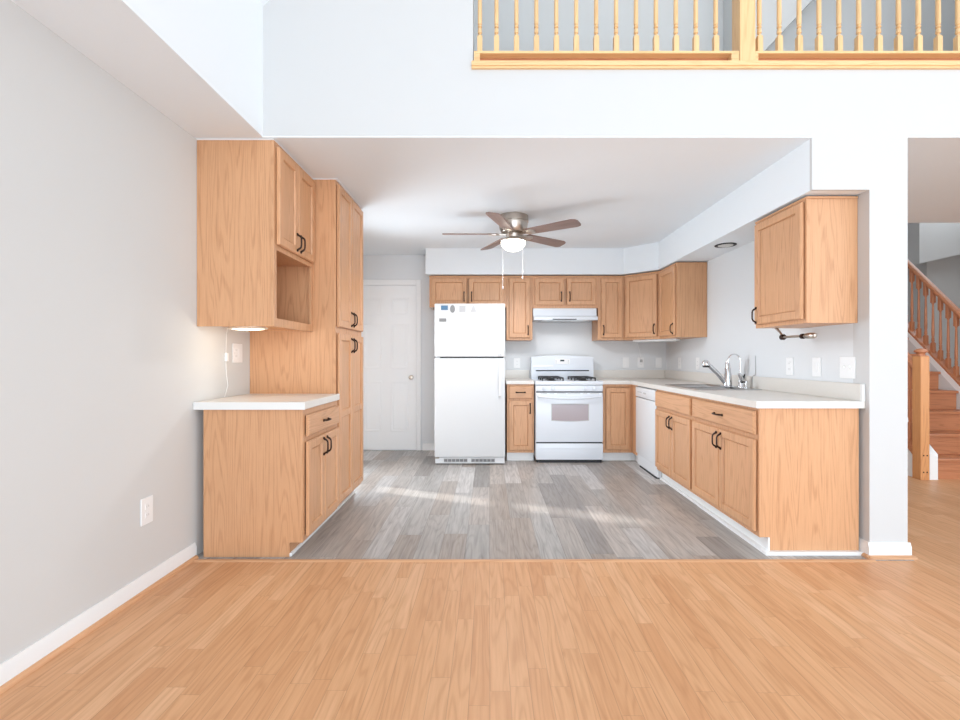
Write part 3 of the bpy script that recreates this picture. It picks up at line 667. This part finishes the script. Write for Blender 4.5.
sd = build('storage_drawer', B(x0+0.006, x1-0.006, yf, yf+0.044, 0.035, 0.217, bev=0.006, seg=2), range_white, r)
build('pull_ridge', B(x0+0.05, x1-0.05, yf-0.004, yf+0.001, 0.160, 0.166, bev=0.002), range_white, sd)
build('toe_base', B(x0+0.02, x1-0.02, yf+0.02, 5.6, 0.0, 0.05), dark_line, r)
# backguard
yb = 5.555; K = 16
P = [(x0, yb, 0.905)] + [(x0+0.76*k/K, yb, 1.182+0.02*math.sin(PI*k/K)) for k in range(K+1)] + [(x1, yb, 0.905)]
bgd = build('backguard', MB().prism(P, (0, 0.09, 0), bev=0.006), range_white, r)
build('backguard_vent', B(x0+0.055, x1-0.055, yb-0.002, yb+0.004, 1.008, 1.022), dark_line, bgd)
build('clock_panel', B(x0+0.29, x0+0.47, yb-0.002, yb+0.004, 1.095, 1.16, bev=0.001), plate_white, bgd)
build('display', B(x0+0.352, x0+0.402, yb-0.004, yb+0.002, 1.128, 1.148), display_m, bgd)
m = MB()
for q in (-1, 1):
    for j in range(3): m.box(x0+0.377+q*0.075-0.004, x0+0.377+q*0.075+0.004, yb-0.004, yb-0.001, 1.103+j*0.016, 1.112+j*0.016)
build('buttons', m, shade_grey, bgd)
build('backguard_lip', B(x0+0.02, x0+0.27, yb-0.004, yb+0.003, 1.058, 1.082, bev=0.002), plate_white, bgd)
# grates and burners
for gx in (x0+0.20, x1-0.20):
    for gy in (5.20, 5.42):
        bn = build('burner', MB().lathe((gx, gy, 0.911), [(0.055, 0), (0.05, 0.006), (0.035, 0.008), (0.034, 0.018), (0.028, 0.022), (0.001, 0.022)], 20), black, r)
    m = MB(); a, b, c, d = gx-0.115, gx+0.115, 5.10, 5.52; z = 0.945
    for (p, q) in (((a, c), (b, c)), ((b, c), (b, d)), ((b, d), (a, d)), ((a, d), (a, c)), ((a, (c+d)/2), (b, (c+d)/2)), ((gx, c), (gx, d)), ((a, 5.20), (b, 5.20)), ((a, 5.42), (b, 5.42))):
        v = Vector((q[0]-p[0], q[1]-p[1], 0)).normalized(); n_ = Vector((-v.y, v.x, 0))*0.006
        p3, q3 = Vector((p[0], p[1], z-0.008)), Vector((q[0], q[1], z-0.008)); up = Vector((0, 0, 0.014))
        m.hexa([p3-n_, q3-n_, q3+n_, p3+n_, p3-n_+up, q3-n_+up, q3+n_+up, p3+n_+up])
    for xx in (a, b):
        for yy in (c, (c+d)/2, d): m.box(xx-0.006, xx+0.006, yy-0.006, yy+0.006, 0.911, z)
    build('grate', m, black, r)

# ------------------------------------------------------------------ range hood
x0, x1 = 0.520, 1.272
r = thing('range_hood', 'white under-cabinet range hood above the range', 'range hood', (0.905, 5.5, 1.60))
prof = [(YB-0.003, 1.62), (YB-0.003, 1.762), (5.425, 1.762), (5.41, 1.74), (5.40, 1.672), (5.345, 1.655), (5.335, 1.645), (5.335, 1.618), (5.36, 1.612), (5.42, 1.62)]
build('shell', MB().prism([(x0, y, z) for y, z in prof], (x1-x0, 0, 0), bev=0.003), range_white, r)
build('top_band', B(x0-0.002, x1+0.002, 5.412, 5.432, 1.70, 1.760, bev=0.004), appl_white, r)
build('control_strip', B(x0+0.22, x0+0.50, 5.3315, 5.336, 1.619, 1.629), dark_line, r)
build('filter', B(x0+0.12, x1-0.12, 5.44, 5.70, 1.610, 1.621), steel, r)

# ------------------------------------------------------------------ ceiling fan
fx, fy = 0.218, 4.18
r = thing('ceiling_fan', 'brushed nickel ceiling fan with five brown blades and a lit glass bowl', 'ceiling fan', (fx, fy, ZC))
build('canopy', MB().lathe((fx, fy, ZC-0.001), [(0.138, 0), (0.140, -0.03), (0.139, -0.055), (0.132, -0.058), (0.131, -0.066), (0.134, -0.07), (0.126, -0.12), (0.108, -0.150), (0.07, -0.158)], 40), nickel, r)
build('switch_housing', MB().lathe((fx, fy, ZC-0.155), [(0.06, 0), (0.066, -0.01), (0.062, -0.04), (0.075, -0.052), (0.112, -0.062), (0.118, -0.072), (0.112, -0.078)], 36), nickel, r)
build('light_bowl', MB().lathe((fx, fy, ZC-0.232), [(0.112, 0), (0.112, -0.012), (0.105, -0.035), (0.088, -0.058), (0.06, -0.076), (0.03, -0.085), (0.001, -0.088)], 36), fan_glow, r)
for ang in (180, 252, 325, 37, 114):
    R = Matrix.Translation((fx, fy, ZC-0.162)) @ Matrix.Rotation(math.radians(ang), 4, 'Z') @ Matrix.Rotation(math.radians(-12), 4, 'X')
    m = MB(); out = [(0.155, -0.052), (0.60, -0.068), (0.635, -0.055), (0.65, -0.03), (0.65, 0.04), (0.64, 0.058), (0.61, 0.068), (0.155, 0.052), (0.145, 0.03), (0.145, -0.03)]
    m.prism([(x, y, -0.004) for x, y in out], (0, 0, 0.008), bev=0.0015)
    bl = build('blade', m, blade_wood, r, at=(0, 0, 0)); bl.location = (0, 0, 0); bl.matrix_local = Matrix.Translation((-fx, -fy, -ZC)) @ R
    m = MB(); m.prism([(0.055, -0.014, 0.004), (0.13, -0.014, 0.004), (0.155, -0.038, 0.004), (0.20, -0.042, 0.004), (0.225, -0.02, 0.004), (0.225, 0.02, 0.004), (0.20, 0.042, 0.004), (0.155, 0.038, 0.004), (0.13, 0.014, 0.004), (0.055, 0.014, 0.004)], (0, 0, -0.016), bev=0.002)
    ir = build('blade_iron', m, nickel, bl, at=(0, 0, 0)); ir.location = (0, 0, 0)
for (dx, zb) in ((-0.098, 1.815), (0.082, 1.905)):
    m = MB(); m.tube([(fx+dx, fy-0.06, ZC-0.225), (fx+dx, fy-0.06, zb)], 0.0022, 6); m.lathe((fx+dx, fy-0.06, zb), [(0.001, 0.004), (0.005, 0), (0.006, -0.014), (0.001, -0.02)], 10)
    build('pull_chain', m, plate_white, r)
pl = bpy.data.lights.new('fan_bulb', 'SPOT'); pl.energy = 34; pl.spot_size = math.radians(174); pl.spot_blend = 0.4; pl.shadow_soft_size = 0.10; pl.color = (0.95, 0.97, 1.0)
o = bpy.data.objects.new('fan_bulb', pl); C.objects.link(o); o.location = (fx, fy, ZC-0.43)

# ------------------------------------------------------------------ other lamps
r = thing('recessed_light', 'round recessed light in the soffit over the sink', 'ceiling light', (2.07, 3.99, zs))
build('trim_ring', MB().lathe((2.07, 3.99, zs-0.0005), [(0.088, 0), (0.088, -0.004), (0.074, -0.008), (0.068, -0.003)], 32), dark_line, r)
build('lens', MB().lathe((2.07, 3.99, zs-0.002), [(0.062, 0), (0.060, -0.006), (0.04, -0.012), (0.001, -0.015)], 32), dim_lens, r)
def spot(name, loc, e, size, col=(1.0, 0.98, 0.95), rad=0.06):
    d = bpy.data.lights.new(name, 'SPOT'); d.energy = e; d.spot_size = math.radians(size); d.spot_blend = 0.7; d.shadow_soft_size = rad; d.color = col
    o = bpy.data.objects.new(name, d); C.objects.link(o); o.location = loc
spot('hood_fill_spot', (0.9, 5.5, 1.58), 1.6, 150)  # fill added below the hood to brighten the range area
def puck(label, cx, cy, z, rx, ry, power):
    r = thing('under_cabinet_light', label, 'under-cabinet light', (cx, cy, z))
    build('housing', MB().lathe((cx, cy, z), [(0.6, 0), (0.72, -0.006), (0.97, -0.014), (1.0, -0.02), (0.97, -0.025), (0.80, -0.025)], 36, sx=rx, sy=ry), cream_rim, r)
    build('lens', MB().lathe((cx, cy, z), [(0.80, -0.024), (0.78, -0.028), (0.4, -0.032), (0.001, -0.033)], 36, sx=rx, sy=ry), puck_glow, r)
    d = bpy.data.lights.new('under_cabinet_bulb', 'POINT'); d.energy = power; d.shadow_soft_size = 0.05; d.color = (1.0, 0.88, 0.70)
    o = bpy.data.objects.new('under_cabinet_bulb', d); C.objects.link(o); o.location = (cx, cy, z-0.07)
puck('oval lit lamp under the near end of the left wall cabinet, with a hanging cord', -1.485, 2.80, 1.3745, 0.12, 0.07, 1.1)
m = MB(); wx = XL+0.006
m.tube([(-1.60, 2.83, 1.362), (-1.68, 2.92, 1.36), (wx, 2.99, 1.33), (wx, 2.985, 1.22), (wx, 2.985, 1.10), (wx+0.004, 3.0, 0.99), (wx, 2.97, 0.918)], 0.0022, 6)
cd = tag(build('cord', m, plate_white), 'white cord with an inline switch hanging on the left wall below the lamp', 'cord')
build('inline_switch', MB().box(wx-0.004, wx+0.014, 2.972, 2.998, 1.15, 1.205, bev=0.006, seg=2), plate_white, cd)
# light bar under the corner cabinet
A_ = Vector((1.80, 5.36, 0)); F = Frame(A_, uv, nv)
r = thing('under_cabinet_light', 'white light bar fixed under the diagonal corner wall cabinet', 'under-cabinet light', (1.92, 5.28, 1.36))
build('housing', MB().fbox(F, -0.10, 0.42, -0.05, 0.04, 1.362, 1.3845, bev=0.004), plate_white, r)
build('lens', MB().fbox(F, -0.07, 0.39, -0.03, 0.02, 1.357, 1.363, bev=0.002), dim_lens, r)
cd = tag(build('cord', MB().tube([(1.80, 5.40, 1.365), (1.83, 5.60, 1.362), (1.875, YB-0.006, 1.34), (1.90, YB-0.006, 1.25), (1.915, YB-0.012, 1.15)], 0.0025, 6), plate_white), 'white cord running down from the corner light bar to a wall outlet', 'cord')
build('plug', B(1.90, 1.928, YB-0.035, YB-0.008, 1.115, 1.15, bev=0.004), shade_grey, cd)
tag(build('cabinet_fitting', MB().lathe((-0.685, 5.47, 1.774), [(0.022, 0), (0.022, -0.006), (0.017, -0.014), (0.018, -0.022), (0.001, -0.024)], 20), nickel), 'small round metal fitting under the left corner of the cabinet over the refrigerator', 'fitting')

# paper towel holder
r = thing('paper_towel_holder', 'empty metal paper towel holder under the near right wall cabinet', 'paper towel holder', (2.05, 3.02, 1.385))
hy, hx, hz = 3.18, 2.05, 1.317
build('bracket', MB().tube([(hx-0.01, hy+0.06, 1.384), (hx, hy+0.03, 1.352), (hx, hy, hz)], [0.010, 0.007, 0.009], 10), nickel, r)
build('rod', MB().tube([(hx, hy, hz), (hx, hy-0.31, hz-0.004)], 0.0085, 12), nickel, r)
build('collar', MB().lathe((hx, hy, hz), [(0.010, 0.014), (0.02, 0.010), (0.02, -0.010), (0.010, -0.016)], 18, 'Y'), bronze, r)
build('end_collar', MB().lathe((hx, hy-0.20, hz-0.003), [(0.010, 0.012), (0.017, 0.008), (0.017, -0.010), (0.010, -0.016)], 18, 'Y'), bronze, r)
build('end_knob', MB().lathe((hx, hy-0.22, hz-0.003), [(0.010, 0.0), (0.018, -0.015), (0.020, -0.06), (0.018, -0.09), (0.012, -0.10), (0.001, -0.102)], 18, 'Y'), nickel, r)

# ------------------------------------------------------------------ outlets and switches
def wall_plate(name, label, cat, F, uc, zc, w, h, kinds):
    o = F.p(uc, 0, zc); r = thing(name, label, cat, o)
    build('cover_plate', MB().fbox(F, uc-w/2, uc+w/2, 0.0003, 0.006, zc-h/2, zc+h/2, bev=0.002), plate_white, r)
    n = len(kinds)
    for i, k in enumerate(kinds):
        c = uc + (i-(n-1)/2)*0.046
        if k == 'outlet':
            for s in (-1, 1):
                rc = build('receptacle', MB().fbox(F, c-0.016, c+0.016, 0.005, 0.0075, zc+s*0.021-0.014, zc+s*0.021+0.014, bev=0.002), plate_white, r)
                m = MB(); m.fbox(F, c-0.008, c-0.005, 0.0072, 0.0079, zc+s*0.021-0.005, zc+s*0.021+0.006); m.fbox(F, c+0.005, c+0.008, 0.0072, 0.0079, zc+s*0.021-0.005, zc+s*0.021+0.006)
                build('slots', m, shade_grey, rc)
        elif k == 'rocker': build('rocker', MB().fbox(F, c-0.016, c+0.016, 0.005, 0.0085, zc-0.033, zc+0.033, bev=0.002), plate_white, r)
        elif k == 'toggle': build('toggle', MB().hexa([F.p(c-0.005, 0.005, zc-0.012), F.p(c+0.005, 0.005, zc-0.012), F.p(c+0.005, 0.016, zc+0.004), F.p(c-0.005, 0.016, zc+0.004), F.p(c-0.005, 0.005, zc+0.012), F.p(c+0.005, 0.005, zc+0.012), F.p(c+0.005, 0.018, zc+0.011), F.p(c-0.005, 0.018, zc+0.011)]), plate_white, r)
    return r
FL, FR, FB = FXp(XL, 0), FXm(XR, 0), FY(0, YB)
wall_plate('wall_outlet', 'white outlet plate low on the left living room wall above the baseboard', 'outlet', FL, 2.30, 0.402, 0.08, 0.135, ['outlet'])
wall_plate('wall_outlet', 'double white outlet plate on the left wall above the short countertop', 'outlet', FL, 3.127, 1.205, 0.118, 0.13, ['outlet', 'rocker'])
wall_plate('wall_outlet', 'white outlet plate on the back wall between refrigerator and range', 'outlet', FB, (517-489.5)/79, 1.105, 0.078, 0.125, ['outlet'])
wall_plate('wall_switch', 'white switch plate on the back wall just right of the range', 'switch', FB, (625.7-489.5)/79, 1.11, 0.078, 0.13, ['rocker'])
wall_plate('wall_outlet', 'white back wall outlet with the light bar cord plugged in', 'outlet', FB, (640.6-489.5)/79, 1.11, 0.078, 0.13, ['outlet'])
wall_plate('wall_switch', 'white switch plate on the back wall nearest the corner', 'switch', FB, (658.5-489.5)/79, 1.11, 0.078, 0.13, ['rocker'])
wall_plate('wall_outlet', 'white outlet plate on the right wall, nearest the back corner', 'outlet', FR, 5.34, 1.11, 0.08, 0.13, ['outlet'])
wall_plate('wall_outlet', 'white outlet plate on the right wall behind the faucet spray head', 'outlet', FR, 4.877, 1.11, 0.08, 0.13, ['outlet'])
wall_plate('wall_outlet', 'white outlet plate on the right wall under the paper towel holder', 'outlet', FR, 3.383, 1.11, 0.078, 0.13, ['outlet'])
wall_plate('wall_switch', 'single white switch plate, middle of three under the near right wall cabinet', 'switch', FR, 3.105, 1.11, 0.08, 0.13, ['rocker'])
wall_plate('wall_switch', 'wide double switch plate on the right wall nearest the white post', 'switch', FR, 2.837, 1.113, 0.122, 0.135, ['toggle', 'toggle'])

# ------------------------------------------------------------------ loft railing
r = thing('loft_railing', 'blond oak railing with turned balusters along the loft edge above', 'railing', (1.5, YF, ZL))
def px(x): return (x-489.5)/170
zs0, zs1 = 2.957, 2.972
XE = 3.398
m = MB(); m.box(-0.105, XE, YF-0.024, YF+0.10, ZL, 2.908, bev=0.004, seg=2); m.box(-0.105, XE, YF-0.016, YF, ZL-0.012, ZL)
build('edge_board', m, blondX, r)
build('filler_board', B(-0.09, XE, YF+0.035, YF+0.09, 2.908, zs0), redX, r)
def baluster_mesh(h, sq, r0, base_h=0.10, top_h=0.0):
    m = MB(); m.box(-sq/2, sq/2, -sq/2, sq/2, 0, base_h, bev=0.0015)
    s = sq*0.46
    pr = [(s*0.95, base_h-0.004), (s*1.0, base_h+0.006), (s*0.45, base_h+0.011), (s*0.45, base_h+0.017), (s*0.95, base_h+0.022), (s*0.85, base_h+0.045), (s*0.45, base_h+0.052), (s*0.95, base_h+0.056), (s*0.95, base_h+0.062), (s*0.45, base_h+0.067), (s*0.92, base_h+0.074), (s*0.95, base_h+0.10), (s*0.9, base_h+0.2), (r0, h-top_h-0.02), (r0, h-top_h)]
    m.lathe((0, 0, 0), pr, 16)
    if top_h: m.box(-sq/2, sq/2, -sq/2, sq/2, h-top_h-0.002, h, bev=0.0015)
    return m
bz = zs1; proto = None
xs = [479.8+ (20.05*i if i else 0) - (3.3 if i else 0) for i in range(13)] + [761+20.0*i for i in range(15)]
for x in xs:
    if proto is None:
        proto = build('baluster', baluster_mesh(0.88, 0.030, 0.009), blondZ, r, at=(0, 0, 0)); o = proto
    else:
        o = proto.copy(); C.objects.link(o)
    o.location = Vector((px(x), YF+0.018, bz)) - WORLD[r.name]
for (a, b) in ((px(474), px(738.2)), (px(754.3), XE)):
    build('shoe_rail', B(a, b, YF-0.012, YF+0.045, zs0, zs1, bev=0.002), blondX, r)
    build('end_block', B(a, a+(0.035 if a < 0 else 0.018), YF-0.010, YF+0.03, 2.908, zs0), blondX, r)
    if b < 3: build('end_block', B(b-0.045, b, YF-0.010, YF+0.03, 2.908, zs0), blondX, r)
nm = MB(); nm.box(px(738.5), px(754), YF-0.016, YF+0.075, 2.908, 4.0, bev=0.002); nm.box(px(738.5)-0.012, px(754)+0.012, YF-0.028, YF+0.087, 4.0, 4.03, bev=0.006)
build('newel_post', nm, blondZ, r)
build('handrail', MB().box(px(474), XE, YF-0.012, YF+0.048, bz+0.88, bz+0.93, bev=0.012, seg=3), blondX, r)

# ------------------------------------------------------------------ stairs beyond the opening
SX0_, SX1_, Y0, RI, RU, NS = 4.308, 5.12, 4.40, 0.203, 0.197, 11
r = thing('staircase', 'oak staircase with white stringer beyond the opening on the right', 'stairs', (4.7, Y0, 0))
for i in range(NS):
    y = Y0+i*RU; z = (i+1)*RI
    build('riser', B(SX0_, SX1_, y, y+0.018, i*RI, z-0.028), redX, r)
    build('tread', B(SX0_, SX1_+(0.0 if i < 3 else 0.0), y-0.028, y+RU+0.01, z-0.028, z, bev=0.006, seg=2), redX, r)
m = MB(); m.prism([(4.228, Y0-0.03, 0), (4.228, Y0+NS*RU, 0), (4.228, Y0+NS*RU, (NS+1)*RI), (4.228, Y0, RI+0.07), (4.228, Y0-0.03, RI+0.04)], (0.079, 0, 0))
build('stringer', m, trim_white, r)
zl = lambda y: 0.25 + (y-4.36)*1.02
m = MB(); m.prism([(5.121, Y0+0.02, 0), (5.121, Y0+0.02, zl(Y0+0.02)-0.08), (5.121, 6.6, zl(6.6)-0.08), (5.121, 6.6, 0)], (0.11, 0, 0))
struct('wall_stair_knee', m, wall_grey)
r = thing('stair_railing', 'oak handrail with turned balusters along the far side of the stairs', 'railing', (5.17, 5.3, 1.2))
m = MB(); m.prism([(5.122, Y0+0.02, zl(Y0+0.02)-0.08), (5.122, Y0+0.02, zl(Y0+0.02)), (5.122, 6.6, zl(6.6)), (5.122, 6.6, zl(6.6)-0.08)], (0.118, 0, 0))
build('skirt_board', m, trim_white, r)
m = MB(); m.prism([(5.125, Y0+0.02, zl(Y0+0.02)), (5.125, Y0+0.02, zl(Y0+0.02)+0.03), (5.125, 6.6, zl(6.6)+0.03), (5.125, 6.6, zl(6.6))], (0.09, 0, 0))
build('shoe_rail', m, redY, r)
hz_ = lambda y: 1.627 + (y-4.953)*1.10
m = MB(); ya_, yb2 = Y0+0.02, 6.6
L = [[(5.17+dx, y, hz_(y)+dz) for dx, dz in ((-0.032, -0.05), (0.032, -0.05), (0.036, -0.02), (0.024, 0.004), (0, 0.010), (-0.024, 0.004), (-0.036, -0.02))] for y in (ya_, yb2)]
m.loops(L); build('handrail', m, redY, r)
y = 4.60
while y < 6.3:
    zb_, zt_ = zl(y)+0.012, hz_(y)-0.03; h = zt_-zb_
    m = MB(); s = 0.036; c = (5.17, y)
    m.box(c[0]-s/2, c[0]+s/2, y-s/2, y+s/2, zb_, zb_+0.12, bev=0.002); m.box(c[0]-s/2, c[0]+s/2, y-s/2, y+s/2, zt_-0.17, zt_, bev=0.002)
    m.lathe((c[0], y, zb_), [(0.017, 0.118), (0.018, 0.125), (0.011, 0.132), (0.016, 0.142), (0.013, 0.17), (0.016, 0.178), (0.010, 0.184), (0.014, 0.20), (0.015, 0.24), (0.010, h-0.22), (0.009, h-0.19), (0.014, h-0.18), (0.016, h-0.168)], 12)
    build('baluster', m, redZ, r); y += 0.088
r = thing('stair_newel', 'oak newel post with a turned cap at the foot of the stairs', 'newel post', (4.195, 4.405, 0))
m = MB(); m.box(4.133, 4.219, 4.36, 4.45, 0, 1.185, bev=0.003)
build('post', m, newel_oak, r)
m = MB(); m.box(4.137, 4.215, 4.364, 4.446, 1.185, 1.195, bev=0.002); m.lathe((4.176, 4.405, 1.195), [(0.034, 0), (0.03, 0.012), (0.036, 0.024), (0.052, 0.034), (0.052, 0.046), (0.04, 0.058), (0.02, 0.066), (0.001, 0.070)], 24)
build('cap', m, redZ, r)
m = MB()
for xx in (4.160, 4.194):
    for zz in (0.075, 0.235): m.lathe((xx, 4.3605, zz), [(0.007, 0), (0.007, -0.002), (0.001, -0.0025)], 10, 'Y')
build('screw_plugs', m, bronze, r)
r = thing('stair_railing', 'near side stair rail running back from the newel, half hidden by the post', 'railing', (4.19, 4.8, 0.6))
hz2 = lambda y: 1.10 + (y-4.45)*1.06
L = [[(4.178+dx, y, hz2(y)+dz) for dx, dz in ((-0.032, -0.05), (0.032, -0.05), (0.036, -0.02), (0.024, 0.004), (0, 0.010), (-0.024, 0.004), (-0.036, -0.02))] for y in (4.4505, 6.0)]
build('handrail', MB().loops(L), redY, r)
for i in range(12):
    y = 4.52+i*0.10; zb_ = max(0.28, RI+0.04+(y-4.40)*1.03); zt_ = hz2(y)-0.03; s = 0.034
    m = MB(); m.box(4.178-s/2, 4.178+s/2, y-s/2, y+s/2, zb_, zb_+0.16, bev=0.002); m.box(4.178-s/2, 4.178+s/2, y-s/2, y+s/2, zt_-0.16, zt_, bev=0.002)
    m.lathe((4.178, y, zb_), [(0.016, 0.158), (0.017, 0.166), (0.011, 0.172), (0.015, 0.20), (0.010, zt_-zb_-0.2), (0.015, zt_-zb_-0.158)], 12)
    build('baluster', m, redZ, r)
m = MB(); m.prism([(4.145, 4.4505, 0.215), (4.145, 4.4505, 0.30), (4.145, 6.0, 1.94), (4.145, 6.0, 1.855)], (0.07, 0, 0)); build('shoe_rail', m, redY, r)
m = MB(); m.prism([(4.165, 4.4505, 0), (4.165, 4.4505, 0.21), (4.165, 6.0, 1.85), (4.165, 6.0, 0)], (0.058, 0, 0)); struct('wall_stair_side', m, trim_white)
